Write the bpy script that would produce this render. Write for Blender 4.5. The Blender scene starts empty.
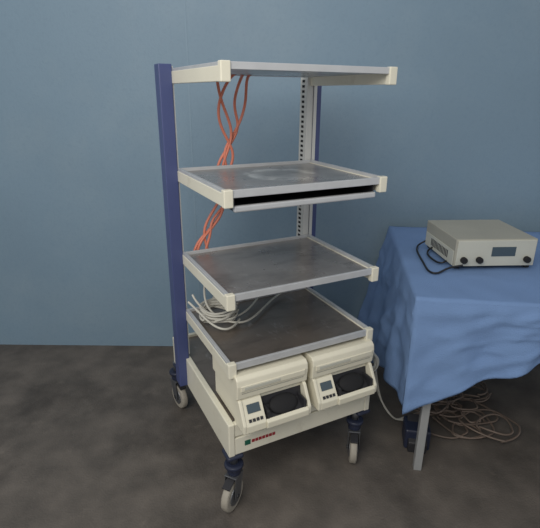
import bpy, bmesh, math, random
from mathutils import Vector, Matrix, noise
random.seed(4)
S=bpy.context.scene
col=bpy.context.collection
try:
    S.view_settings.view_transform='Standard'
except Exception: pass

def lin(c):
    return tuple(((x/255)/12.92 if x/255<=.04045 else ((x/255+.055)/1.055)**2.4) for x in c)
def mat(name,rgb,rough=.5,metal=0,var=.0,scale=8,bump=0,bscale=60,rgb2=None,spec=.5,detail=5):
    m=bpy.data.materials.new(name);m.use_nodes=True
    nt=m.node_tree;b=nt.nodes['Principled BSDF']
    c=lin(rgb)
    b.inputs['Roughness'].default_value=rough;b.inputs['Metallic'].default_value=metal
    b.inputs['Specular IOR Level'].default_value=spec
    tc=nt.nodes.new('ShaderNodeTexCoord')
    n=nt.nodes.new('ShaderNodeTexNoise');n.inputs['Scale'].default_value=scale;n.inputs['Detail'].default_value=detail
    nt.links.new(tc.outputs['Object'],n.inputs['Vector'])
    r=nt.nodes.new('ShaderNodeValToRGB')
    r.color_ramp.elements[0].position=.3;r.color_ramp.elements[1].position=.7
    c2=lin(rgb2) if rgb2 else tuple(x*(1-var) for x in c)
    c1=c if rgb2 else tuple(min(1,x*(1+var)) for x in c)
    r.color_ramp.elements[0].color=(*c2,1);r.color_ramp.elements[1].color=(*c1,1)
    nt.links.new(n.outputs['Fac'],r.inputs['Fac']);nt.links.new(r.outputs['Color'],b.inputs['Base Color'])
    if bump:
        n2=nt.nodes.new('ShaderNodeTexNoise');n2.inputs['Scale'].default_value=bscale;n2.inputs['Detail'].default_value=6
        nt.links.new(tc.outputs['Object'],n2.inputs['Vector'])
        bp=nt.nodes.new('ShaderNodeBump');bp.inputs['Strength'].default_value=bump;bp.inputs['Distance'].default_value=.01
        nt.links.new(n2.outputs['Fac'],bp.inputs['Height']);nt.links.new(bp.outputs['Normal'],b.inputs['Normal'])
    return m
def blotch(m,rgb,scale,lo,hi,amt,stretch=(1,1,1)):
    """mix a second worn/stained colour over the base colour"""
    nt=m.node_tree;b=nt.nodes['Principled BSDF']
    tc=[n for n in nt.nodes if n.type=='TEX_COORD'][0]
    mp=nt.nodes.new('ShaderNodeMapping');mp.inputs['Scale'].default_value=stretch;mp.inputs['Rotation'].default_value=(0,0,.5)
    nt.links.new(tc.outputs['Object'],mp.inputs['Vector'])
    nz=nt.nodes.new('ShaderNodeTexNoise');nz.inputs['Scale'].default_value=scale;nz.inputs['Detail'].default_value=9;nz.inputs['Roughness'].default_value=.65
    nt.links.new(mp.outputs['Vector'],nz.inputs['Vector'])
    r=nt.nodes.new('ShaderNodeMapRange');r.inputs['From Min'].default_value=lo;r.inputs['From Max'].default_value=hi;r.inputs['To Max'].default_value=amt
    nt.links.new(nz.outputs['Fac'],r.inputs['Value'])
    src=b.inputs['Base Color'].links[0].from_socket
    mx=nt.nodes.new('ShaderNodeMix');mx.data_type='RGBA'
    nt.links.new(r.outputs['Result'],mx.inputs[0]);nt.links.new(src,mx.inputs[6]);mx.inputs[7].default_value=(*lin(rgb),1)
    nt.links.new(mx.outputs[2],b.inputs['Base Color'])
    return m
M_wall=mat('wall_paint',(121,145,163),.55,0,.05,1.3,.08,90)
blotch(M_wall,(148,164,173),1.1,.5,.75,.35);blotch(M_wall,(104,128,148),60,.5,.7,.25)
M_seam=mat('wall_seam',(128,151,168),.6,0,.03)
M_floor=mat('concrete',(106,99,92),.65,0,0,7,.25,120,rgb2=(80,75,70),detail=10)
blotch(M_floor,(58,53,49),2.0,.5,.66,.7);blotch(M_floor,(134,125,115),11,.60,.78,.4)
M_cream=mat('cream_paint',(222,218,200),.35,0,.03,6)
blotch(M_cream,(188,180,158),14,.58,.76,.5)
M_cream2=mat('cream_plastic',(222,217,197),.4,0,.03,6)
M_blue=mat('blue_paint',(68,78,122),.4,0,.05,5)
M_alu=mat('aluminium',(196,198,200),.38,.3,.05,20)
M_white=mat('white_strip',(205,205,200),.45,0,.03)
M_dark=mat('dark_plastic',(40,40,44),.5,0,.1)
M_slot=mat('slot_black',(22,22,25),.8,0,0)
M_rub=mat('caster_rubber',(158,152,140),.6,0,.08,30)
M_fork=mat('caster_metal',(120,122,126),.35,.7,.1)
M_nav=mat('navy_plastic',(36,42,62),.45,0,.05)
M_cloth=mat('blue_cloth',(114,142,184),.85,0,.05,5,.35,260,spec=.25)
M_grey=mat('grey_device',(160,158,146),.5,0,.04)
M_greyd=mat('grey_panel',(188,188,176),.5,0,.04)
M_or=mat('orange_cable',(208,124,100),.45,0,.08)
M_wc=mat('white_cable',(190,188,178),.5,0,.08)
M_gc=mat('grey_cable',(112,98,88),.5,0,.2)
M_bc=mat('black_cable',(22,22,24),.45)
M_green=mat('label_green',(20,90,70),.5)
M_red=mat('label_red',(150,40,50),.5)
M_lcd=mat('lcd',(70,84,92),.25)
M_leg=mat('table_leg',(170,172,172),.4,.3,.05)

def steel(name,rgb,ring=None,rough=.27,metal=.55):
    m=mat(name,rgb,rough,metal,.10,7,.03,200,detail=8)
    blotch(m,tuple(int(x*.70) for x in rgb),5,.48,.66,.55,(1,2.2,1))
    blotch(m,(205,203,200),9,.58,.76,.5,(2.5,1,1))
    nt=m.node_tree;b=nt.nodes['Principled BSDF']
    tc=[n for n in nt.nodes if n.type=='TEX_COORD'][0]
    rn=nt.nodes.new('ShaderNodeTexNoise');rn.inputs['Scale'].default_value=5;rn.inputs['Detail'].default_value=8
    nt.links.new(tc.outputs['Object'],rn.inputs['Vector'])
    mr=nt.nodes.new('ShaderNodeMapRange');mr.inputs['To Min'].default_value=rough-.14;mr.inputs['To Max'].default_value=rough+.2
    nt.links.new(rn.outputs['Fac'],mr.inputs['Value']);nt.links.new(mr.outputs['Result'],b.inputs['Roughness'])
    if ring:
        cx,cy,cz,rad=ring
        vd=nt.nodes.new('ShaderNodeVectorMath');vd.operation='DISTANCE';vd.inputs[1].default_value=(cx,cy,cz)
        nt.links.new(tc.outputs['Object'],vd.inputs[0])
        rp=nt.nodes.new('ShaderNodeValToRGB');e=rp.color_ramp.elements
        e[0].position=rad*.55;e[0].color=(.15,.15,.15,1);e[1].position=rad;e[1].color=(1,1,1,1)
        x=e.new(rad*1.2);x.color=(0,0,0,1)
        nt.links.new(vd.outputs['Value'],rp.inputs['Fac'])
        nz=nt.nodes.new('ShaderNodeTexNoise');nz.inputs['Scale'].default_value=18;nz.inputs['Detail'].default_value=6
        nt.links.new(tc.outputs['Object'],nz.inputs['Vector'])
        r2=nt.nodes.new('ShaderNodeMapRange');r2.inputs['From Min'].default_value=.38;r2.inputs['From Max'].default_value=.60;r2.inputs['To Max'].default_value=.95
        nt.links.new(nz.outputs['Fac'],r2.inputs['Value'])
        mu=nt.nodes.new('ShaderNodeMath');mu.operation='MULTIPLY'
        nt.links.new(rp.outputs['Color'],mu.inputs[0]);nt.links.new(r2.outputs['Result'],mu.inputs[1])
        src=b.inputs['Base Color'].links[0].from_socket
        mx=nt.nodes.new('ShaderNodeMix');mx.data_type='RGBA'
        nt.links.new(mu.outputs[0],mx.inputs[0]);nt.links.new(src,mx.inputs[6]);mx.inputs[7].default_value=(*lin((236,232,226)),1)
        nt.links.new(mx.outputs[2],b.inputs['Base Color'])
    return m
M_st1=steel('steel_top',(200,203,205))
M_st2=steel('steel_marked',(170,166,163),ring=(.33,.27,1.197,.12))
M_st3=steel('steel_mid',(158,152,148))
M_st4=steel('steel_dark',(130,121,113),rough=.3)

def empty(name,loc=(0,0,0),rz=0):
    o=bpy.data.objects.new(name,None);col.objects.link(o);o.location=loc;o.rotation_euler=(0,0,rz);o.empty_display_size=.1;return o
def fin(name,me,m,parent,bev=0,smooth=False,seg=2):
    o=bpy.data.objects.new(name,me);col.objects.link(o)
    if m: me.materials.append(m)
    if parent: o.parent=parent
    if bev:
        md=o.modifiers.new('b','BEVEL');md.width=bev;md.segments=seg;md.limit_method='ANGLE'
    if smooth:
        for p in me.polygons:p.use_smooth=True
    return o
def boxes(name,bl,m,parent=None,bev=0,seg=2):
    bm=bmesh.new()
    for x0,x1,y0,y1,z0,z1 in bl:
        r=bmesh.ops.create_cube(bm,size=1)
        for v in r['verts']:
            v.co=Vector(((x0+x1)/2+v.co.x*(x1-x0),(y0+y1)/2+v.co.y*(y1-y0),(z0+z1)/2+v.co.z*(z1-z0)))
    me=bpy.data.meshes.new(name);bm.to_mesh(me);bm.free()
    return fin(name,me,m,parent,bev,seg=seg)
def prof(name,pts,x0,x1,m,parent=None,bev=0):
    n=len(pts)
    v=[(x0,y,z) for y,z in pts]+[(x1,y,z) for y,z in pts]
    f=[tuple(range(n-1,-1,-1)),tuple(range(n,2*n))]+[(i,(i+1)%n,n+(i+1)%n,n+i) for i in range(n)]
    me=bpy.data.meshes.new(name);me.from_pydata(v,[],f)
    bm=bmesh.new();bm.from_mesh(me);bmesh.ops.recalc_face_normals(bm,faces=bm.faces);bm.to_mesh(me);bm.free()
    return fin(name,me,m,parent,bev)
def cyl(name,r,h,loc,axis,m,parent=None,bev=0,seg=32,r2=None):
    bm=bmesh.new();bmesh.ops.create_cone(bm,cap_ends=True,segments=seg,radius1=r,radius2=r if r2 is None else r2,depth=h)
    q=Vector((0,0,1)).rotation_difference(Vector(axis).normalized()).to_matrix().to_4x4()
    bmesh.ops.transform(bm,matrix=Matrix.Translation(loc)@q,verts=bm.verts)
    me=bpy.data.meshes.new(name);bm.to_mesh(me);bm.free()
    o=fin(name,me,m,parent,bev)
    for p in me.polygons:
        if len(p.vertices)==4:p.use_smooth=True
    return o
def tubes(name,paths,r,m,parent=None):
    cu=bpy.data.curves.new(name,'CURVE');cu.dimensions='3D';cu.bevel_depth=r;cu.bevel_resolution=3;cu.resolution_u=8
    for pts in paths:
        s=cu.splines.new('NURBS');s.points.add(len(pts)-1)
        for i,p in enumerate(pts): s.points[i].co=(*p,1)
        s.use_endpoint_u=True;s.order_u=4
    cu.materials.append(m)
    tmp=bpy.data.objects.new(name,cu);col.objects.link(tmp)
    dg=bpy.context.evaluated_depsgraph_get()
    me=bpy.data.meshes.new_from_object(tmp.evaluated_get(dg))
    bpy.data.objects.remove(tmp)
    o=bpy.data.objects.new(name,me);col.objects.link(o)
    for p in me.polygons:p.use_smooth=True
    if parent:o.parent=parent
    return o

# ---------------- room
boxes('floor',[(-3,3.5,-3.5,1.30,-.1,0)],M_floor)
wb=boxes('wall_back',[(-3,3.5,1.19,1.29,0,2.9)],M_wall)
boxes('trim_1',[(-.294,-.286,1.1888,1.19,0,2.9)],M_seam)

# ---------------- trolley
ROT=math.radians(27.13)
T=empty('equipment_trolley',(0,0,0),ROT)
W,D=.60,.485
def shelf(i,z,mp,rh=.030):
    boxes(f'shelf_{i}_plate',[(.014,W-.014,.008,D,z-.018,z-.012)],mp,T)
    boxes(f'shelf_{i}_arms',[(0,.02,.0,D+.03,z-.051,z-.010),(W-.02,W,0,D+.03,z-.051,z-.010)],M_cream,T,.002)
    boxes(f'shelf_{i}_rim',[(.002,.015,.012,D,z-.012,z),(W-.015,W-.002,.012,D,z-.012,z),(.02,W-.02,0,.010,z-rh,z),(.015,W-.015,D-.01,D,z-.020,z)],M_alu,T,.0015)
    boxes(f'shelf_{i}_caps',[(-.003,.027,-.005,.018,z-.0525,z+.002),(W-.027,W+.003,-.005,.018,z-.0525,z+.002)],M_cream,T,.003)
shelf(1,1.558,M_st1,.020);shelf(2,1.209,M_st2,.024);shelf(3,.874,M_st3,.024);shelf(4,.620,M_st4,.026)
# pull-out tray beneath second shelf
boxes('tray_box',[(.04,W-.04,.03,.44,1.142,1.146),(.034,.04,.02,.44,1.142,1.185),(W-.04,W-.034,.02,.44,1.142,1.185),(.04,W-.04,.42,.44,1.142,1.185)],M_dark,T)
boxes('tray_lip',[(.034,W-.034,.006,.024,1.138,1.158)],M_alu,T,.005,3)
# pillars
boxes('pillar_1',[(-.046,.002,.480,.540,.25,1.572)],M_blue,T,.003)
boxes('pillar_2',[(W-.004,W+.034,.487,.550,.25,1.572)],M_blue,T,.003)
boxes('pillar_2_channel',[(W-.004,W+.010,.484,.4875,.40,1.565)],M_white,T)
boxes('pillar_1_inner_strip',[(.002,.008,.488,.532,.40,1.565)],M_white,T)
boxes('pillar_2_strip',[(W-.034,W-.004,.490,.547,.40,1.565)],M_white,T,.001)
sl=[];z=.42
while z<1.55:
    sl+=[(W-.0355,W-.033,.512,.530,z,z+.010)];z+=.02
boxes('pillar_2_inner_slots',sl,M_slot,T)
sl=[];z=.42
while z<1.55:
    sl+=[(.007,.0095,.500,.518,z,z+.010)];z+=.02
boxes('pillar_1_inner_slots',sl,M_slot,T)
# base
BT=.385
boxes('base_frame',[(-.012,.012,-.012,.70,.245,BT),(W-.012,W+.012,-.012,.70,.245,BT),(.012,W-.012,.68,.70,.245,BT),(.012,W-.012,-.008,.012,.325,BT-.004),(.012,W-.012,.012,.68,.245,.27)],M_cream,T,.004)
boxes('base_front_panel',[(.012,W-.012,-.010,.012,.248,.320)],M_cream,T,.003)
boxes('base_plate',[(.012,W-.012,.012,.68,.360,.372)],M_st4,T)
boxes('label_plate',[(.050,.072,-.0118,-.010,.278,.298)],M_green,T)
boxes('label_text',[(.078+i*.014,.089+i*.014,-.0118,-.010,.282,.294) for i in range(7)],M_red,T)
# casters
def caster(i,lx,ly,ang):
    c=empty(f'caster_{i}',(lx,ly,0),ang);c.parent=T
    R=.064
    cyl('tyre',R,.030,(0,0,R),(0,1,0),M_rub,c,.008)
    cyl('hub',R*.62,.036,(0,0,R),(0,1,0),M_fork,c,.003)
    cyl('axle',.008,.056,(0,0,R),(0,1,0),M_dark,c,.001)
    for s in (-1,1):
        prof('fork',[(-.014,R-.016),(.014,R-.016),(.045,.142),(.045,.15),(-.01,.15),(-.018,R)],-.0015,.0015,M_fork,c,.001).matrix_local=Matrix.Translation((0,s*.023,0))@Matrix.Rotation(math.pi/2,4,'Z')
    boxes('fork_top',[(-.045,.012,-.025,.025,.146,.152)],M_fork,c,.002)
    cyl('swivel',.026,.028,(-.018,0,.166),(0,0,1),M_nav,c,.004)
    cyl('bumper',.036,.020,(-.018,0,.190),(0,0,1),M_nav,c,.007)
    cyl('stem',.015,.05,(-.018,0,.222),(0,0,1),M_fork,c)
    prof('brake_pedal',[(.0,.137),(.0,.143),(.045,.128),(.045,.122)],-.016,.016,M_dark,c,.001).matrix_local=Matrix.Rotation(-math.pi/2,4,'Z')
caster(1,.0,.0,math.radians(218))
caster(2,.555,.0,math.radians(235))
caster(3,.0,.68,math.radians(-80))
caster(4,.555,.68,math.radians(-60))
boxes('base_corner_bumpers',[(-.02,.045,-.018,.05,.228,.247),(W-.045,W+.02,-.018,.05,.228,.247),(-.02,.045,.65,.706,.228,.247),(W-.045,W+.02,.65,.706,.228,.247)],M_nav,T,.01,3)

# ---------------- docks
def L2W(x,y): return (x*math.cos(ROT)-y*math.sin(ROT),x*math.sin(ROT)+y*math.cos(ROT))
def dock(lx,ly,rz=0,w=.245):
    X,Y=L2W(lx,ly)
    d=empty('charging_dock',(X,Y,.372),ROT+rz);d.scale=(1.10,1,1.16)
    prof('lower_body',[(.06,.006),(.06,.09),(.28,.10),(.28,.006)],.004,w-.004,M_cream2,d,.003)
    prof('upper_housing',[(.050,.098),(.042,.104),(.036,.150),(.040,.168),(.052,.177),(.28,.177),(.28,.095),(.07,.095)],-.004,w+.004,M_cream2,d,.003)
    prof('housing_ridge',[(.034,.132),(.033,.150),(.042,.150),(.042,.132)],.008,w-.008,M_cream2,d,.0015)
    boxes('housing_groove',[(.012,w-.012,.0385,.0420,.122,.1245)],M_grey,d)
    boxes('housing_panel',[(.02,w-.10,.0322,.0350,.1365,.146)],M_greyd,d,.0008)
    ck=[(-.004,.006),(-.004,.034),(.038,.096),(.060,.106),(.08,.106),(.08,.006)]
    prof('cheek_1',ck,0,.012,M_cream2,d,.003)
    prof('cheek_2',ck,w-.012,w,M_cream2,d,.003)
    prof('display_panel',[(-.004,.006),(-.004,.030),(.046,.094),(.065,.104),(.065,.006)],.012,.080,M_cream2,d,.002)
    s=boxes('display_screen',[(-.022,.022,-.014,.014,0,.002)],M_lcd,d,.001)
    s.matrix_local=Matrix.Translation((.046,.027,.072))@Matrix.Rotation(math.radians(52),4,'X')
    s=boxes('display_buttons',[(-.024+i*.013,-.015+i*.013,-.005,.005,0,.002) for i in range(4)],M_dark,d)
    s.matrix_local=Matrix.Translation((.046,.005,.0435))@Matrix.Rotation(math.radians(52),4,'X')
    prof('cradle_floor',[(.004,.006),(.004,.020),(.052,.050),(.066,.105),(.07,.105),(.07,.006)],.080,w-.012,M_dark,d)
    prof('cradle_lip',[(-.010,.006),(-.012,.030),(.002,.036),(.008,.026),(.008,.006)],.080,w-.012,M_cream2,d,.003)
    bm=bmesh.new();bmesh.ops.create_uvsphere(bm,u_segments=28,v_segments=14,radius=1)
    bmesh.ops.transform(bm,matrix=Matrix.Translation((.158,.034,.050))@Matrix.Rotation(math.radians(40),4,'X')@Matrix.Diagonal((.052,.034,.012,1)),verts=bm.verts)
    me=bpy.data.meshes.new('pad');bm.to_mesh(me);bm.free();fin('cradle_pad',me,M_slot,d,smooth=True)
    boxes('cradle_rails',[(.086,.094,.0,.055,.03,.062),(w-.026,w-.018,0,.055,.03,.062)],M_dark,d,.003)
    boxes('feet',[(.02,.04,.085,.105,0,.007),(w-.04,w-.02,.085,.105,0,.007),(.02,.04,.25,.27,0,.007),(w-.04,w-.02,.25,.27,0,.007)],M_slot,d)
dock(.020,-.068);dock(.318,-.070)

# ---------------- cables on trolley
oc=[]
def rnd(a):return random.uniform(-a,a)
oc=[
 [(.14,.40,1.543),(.16,.46,1.535),(.19,.515,1.45),(.25,.515,1.34),(.22,.515,1.26),(.19,.52,1.19),(.21,.52,1.12),(.17,.51,1.05),(.11,.52,.97),(.10,.51,.90),(.13,.505,.83),(.10,.50,.76)],
 [(.21,.40,1.543),(.21,.46,1.535),(.17,.52,1.43),(.20,.515,1.33),(.255,.515,1.25),(.225,.52,1.18),(.19,.52,1.10),(.20,.51,1.03),(.16,.52,.96),(.07,.50,.90),(.06,.505,.82),(.09,.50,.74)],
 [(.27,.40,1.543),(.275,.46,1.535),(.31,.515,1.45),(.27,.53,1.34),(.20,.515,1.27),(.21,.52,1.20),(.24,.52,1.12),(.21,.52,1.04),(.13,.515,.98),(.14,.51,.92),(.09,.505,.84),(.11,.5,.76)],
 [(.24,.40,1.543),(.26,.46,1.535),(.24,.53,1.44),(.285,.53,1.36),(.24,.52,1.29),(.18,.525,1.22),(.17,.53,1.15),(.22,.53,1.08),(.19,.52,1.0),(.12,.52,.93),(.05,.51,.88),(.05,.505,.80)],
]
tubes('orange_cables',oc,.0056,M_or,T)
wc=[]
for k in range(8):
    z=.618+k*.005
    p=[]
    for a in range(0,9):
        t=a/8*math.pi*2*1.1+k
        p.append((.10+.075*math.cos(t)+rnd(.015),.36+.09*math.sin(t)+rnd(.018),z+.012+rnd(.006)))
    wc.append(p)
wc.append([(.02,.44,.70),(.03,.40,.66),(.08,.30,.635),(.16,.24,.625),(.25,.30,.625),(.38,.42,.625),(.47,.46,.63),(.53,.45,.65),(.56,.47,.70)])
wc.append([(.10,.48,.78),(.06,.44,.70),(.05,.34,.65),(.12,.27,.63),(.25,.36,.625),(.34,.46,.64)])
wc.append([(-.01,.40,.69),(.02,.33,.66),(.03,.25,.64),(.09,.20,.625),(.16,.28,.63)])
tubes('white_cables',wc,.0045,M_wc,T)

# ---------------- table + cloth
TR=math.radians(-7.6);C0=(.652,.165);L,DP,TZ=1.15,.96,.80
tb=empty('table',(C0[0],C0[1],0),TR)
boxes('tabletop',[(.02,L-.02,.02,DP-.01,TZ-.035,TZ-.006)],M_leg,tb,.004)
lg=[(u,u+.032,v,v+.032,0,TZ-.035) for u in (.085,L-.14) for v in (.04,DP-.08)]
boxes('legs',lg,M_leg,tb,.003)
boxes('apron',[(.105,L-.11,.04,.055,TZ-.10,TZ-.035),(.105,L-.11,DP-.07,DP-.055,TZ-.10,TZ-.035),(.11,.125,.05,DP-.05,TZ-.10,TZ-.035)],M_leg,tb)
def cloth():
    vs=[];fs=[]
    n=60
    def ridge(v): return (1-abs(noise.noise(v))*2)**3
    def wr(x,y):
        return .004*noise.noise(Vector((x*6,y*6,1)))+.003*max(0,ridge(Vector((x*5,y*5,3))))+.002
    for i in range(n+1):
        for j in range(n+1):
            x=L*i/n;y=DP*j/n;vs.append((x,y,TZ+wr(x,y)))
    for i in range(n):
        for j in range(n):
            a=i*(n+1)+j;fs.append((a,a+n+1,a+n+2,a+1))
    per=[]
    for j in range(n,-1,-1):
        s=j/n;per.append((j,(0,DP*s),(-1,0),.33-.15*s,-.025+.125*s**.9,.2+.8*min(1,s*4)))
    for k in range(1,8):
        a=math.pi/2*k/8;per.append((0,(0,0),(-math.cos(a),-math.sin(a)),.33-.005*math.sin(a*2),-.025,.12))
    for i in range(n+1):
        s=i/n;per.append((i*(n+1),(L*s,0),(0,-1),.33+.30*min(1,s*2.2)-.1*max(0,s-.5),.008,.15+.85*min(1,s*5)))
    for k in range(1,8):
        a=math.pi/2*k/8;per.append((n*(n+1),(L,0),(math.sin(a),-math.cos(a)),.48,.03,1))
    for j in range(n+1):
        per.append((n*(n+1)+j,(L,DP*j/n),(1,0),.45,.04,1))
    K=40;prev=None;dist=0;lp=None
    for idx,(bi,p,nn,hz,fl,fa) in enumerate(per):
        dist+= .016 if lp is None else max(.006,math.dist(lp,p));lp=p
        ring=[bi]
        for k in range(1,K+1):
            t=k/K
            amp=.020*t**1.1*fa
            f=math.sin(dist*28+1.2*noise.noise(Vector((dist*3,t*1.5,0))))*amp+(.024*t*noise.noise(Vector((dist*9,t*2,5)))+.014*noise.noise(Vector((dist*12+t*3,t*6,9)))+.006*max(0,ridge(Vector((dist*7-t*2,t*4,2)))))*(.35+.65*fa)
            o=.006*min(1,t*8)+fl*t**.9+f*min(1,t*6)+amp*.6
            hzz=hz+.012*math.sin(dist*11)
            z=TZ-(TZ-hzz)*t
            vs.append((p[0]+nn[0]*o,p[1]+nn[1]*o,z-.002*min(1,t*10)));ring.append(len(vs)-1)
        if prev:
            for k in range(K):
                q=tuple(dict.fromkeys((prev[k],ring[k],ring[k+1],prev[k+1])))
                if len(q)>=3: fs.append(q)
        prev=ring
    me=bpy.data.meshes.new('tablecloth');me.from_pydata(vs,[],fs)
    bm=bmesh.new();bm.from_mesh(me);bmesh.ops.recalc_face_normals(bm,faces=bm.faces);bm.to_mesh(me);bm.free()
    o=fin('tablecloth',me,M_cloth,None,smooth=True);o.location=(C0[0],C0[1],0);o.rotation_euler=(0,0,TR)
    md=o.modifiers.new('s','SOLIDIFY');md.thickness=.002
cloth()
# control unit on the table
dv=empty('electronic_control_unit',(.882,.445,TZ+.006),math.radians(4))
boxes('case',[(0,.34,0,.31,.010,.126)],M_grey,dv,.004)
boxes('front_panel',[(.006,.334,-.006,.002,.014,.122)],M_greyd,dv,.002)
boxes('side_band',[(-.002,.003,.01,.30,.014,.075)],M_greyd,dv,.001)
boxes('side_vents',[(-.003,.0,.06+i*.014,.067+i*.014,.03,.062) for i in range(13)],M_dark,dv)
boxes('feet',[(x,x+.02,y,y+.02,-.001,.011) for x in (.01,.31) for y in (.01,.28)],M_slot,dv)
for i,x in enumerate((.035,.10,.30)):
    cyl(f'knob_{i+1}',.013,.018,(x,-.014,.042),(0,1,0),M_slot,dv,.002)
boxes('display',[(.15,.25,-.0075,-.005,.055,.095)],M_lcd,dv,.001)
def D2(p): 
    a=math.radians(-4);x,y=p[0]-.882,p[1]-.445
    return (x*math.cos(a)-y*math.sin(a),x*math.sin(a)+y*math.cos(a),p[2]-TZ-.006)
z=TZ+.012
tubes('power_cord',[[D2(q) for q in pp] for pp in [[(.872,.74,z+.03),(.84,.77,z),(.81,.72,z),(.79,.62,z),(.78,.50,z),(.765,.40,z),(.79,.37,z),(.83,.41,z),(.86,.425,z+.01),(.91,.42,z+.02)],
  [(.87,.66,z+.02),(.83,.66,z),(.825,.55,z),(.845,.48,z),(.872,.50,z+.01)]]],.0042,M_bc,dv)
# items on floor beneath table
ft=empty('foot_switch',(.79,.36,0),math.radians(-10))
boxes('housing',[(-.05,.06,-.05,.06,0,.10)],M_nav,ft,.01,3)
prof('pedal',[(-.07,.0),(-.07,.05),(.05,.12),(.05,.0)],-.035,.045,M_dark,ft,.006)
fc=[]
for k in range(18):
    cx,cy=1.06+rnd(.14),.60+rnd(.18);r=random.uniform(.05,.14);p=[]
    ph=random.uniform(0,6)
    for a in range(12):
        t=ph+a/11*math.pi*random.uniform(1.9,2.3)
        p.append((cx+r*math.cos(t)+rnd(.02),cy+r*.8*math.sin(t)+rnd(.02),.006+k*.003+random.uniform(0,.01)))
    fc.append(p)
tubes('floor_cable_heap',fc,.0045,M_gc)
hc=[]
for k in range(2):
    hc.append([(.44,.50,.46+rnd(.02)),(.50,.47,.47+rnd(.02)),(.555+rnd(.01),.43,.46+rnd(.02)),(.59+rnd(.01),.40,.41),(.585+rnd(.015),.40,.34),(.62+rnd(.01),.42,.24+rnd(.03)),(.66+rnd(.01),.44,.14),(.72,.47,.04),(.76,.50,.01),(.84,.54+rnd(.04),.01),(.90,.56,.01)])
for k in range(4):
    hc.append([(.50,.46,.45),(.53,.42,.47+rnd(.01)),(.57,.39,.46),(.60+rnd(.008),.38,.41),(.575,.37,.365+rnd(.01)),(.535+rnd(.008),.38,.38),(.525,.38,.43),(.55,.38,.465+rnd(.01)),(.595+rnd(.008),.37,.44),(.60,.37,.38),(.57,.37,.35),(.55,.37,.37)])
tubes('hanging_cables',hc,.004,M_wc)

# ---------------- lights
def area(name,loc,tgt,size,e,c=(1,1,1)):
    l=bpy.data.lights.new(name,'AREA');l.energy=e;l.size=size;l.color=c
    o=bpy.data.objects.new(name,l);col.objects.link(o);o.location=loc
    o.rotation_euler=(Vector(tgt)-Vector(loc)).to_track_quat('-Z','Y').to_euler()
area('ceiling_light',(-.6,-1.7,2.4),(.1,.6,1.0),1.4,44,(1,.96,.89))
w=bpy.data.worlds.new('world');S.world=w;w.use_nodes=True
w.node_tree.nodes['Background'].inputs[0].default_value=(.95,.97,1,1);w.node_tree.nodes['Background'].inputs[1].default_value=.50

# ---------------- camera
cd=bpy.data.cameras.new('camera');cam=bpy.data.objects.new('camera',cd);col.objects.link(cam);S.camera=cam
cd.sensor_fit='HORIZONTAL';cd.sensor_width=36;cd.lens=36*466.9/540;cd.clip_start=.02
yaw,pitch,roll=-.0036,-.3513,.0079
F=Vector((math.sin(yaw)*math.cos(pitch),math.cos(yaw)*math.cos(pitch),math.sin(pitch)))
R=Vector((math.cos(yaw),-math.sin(yaw),0));U=R.cross(F)
R2=R*math.cos(roll)+U*math.sin(roll);U2=U*math.cos(roll)-R*math.sin(roll)
m=Matrix((R2,U2,-F)).transposed().to_4x4();m.translation=Vector((.140,-1.349,1.4787));cam.matrix_world=m
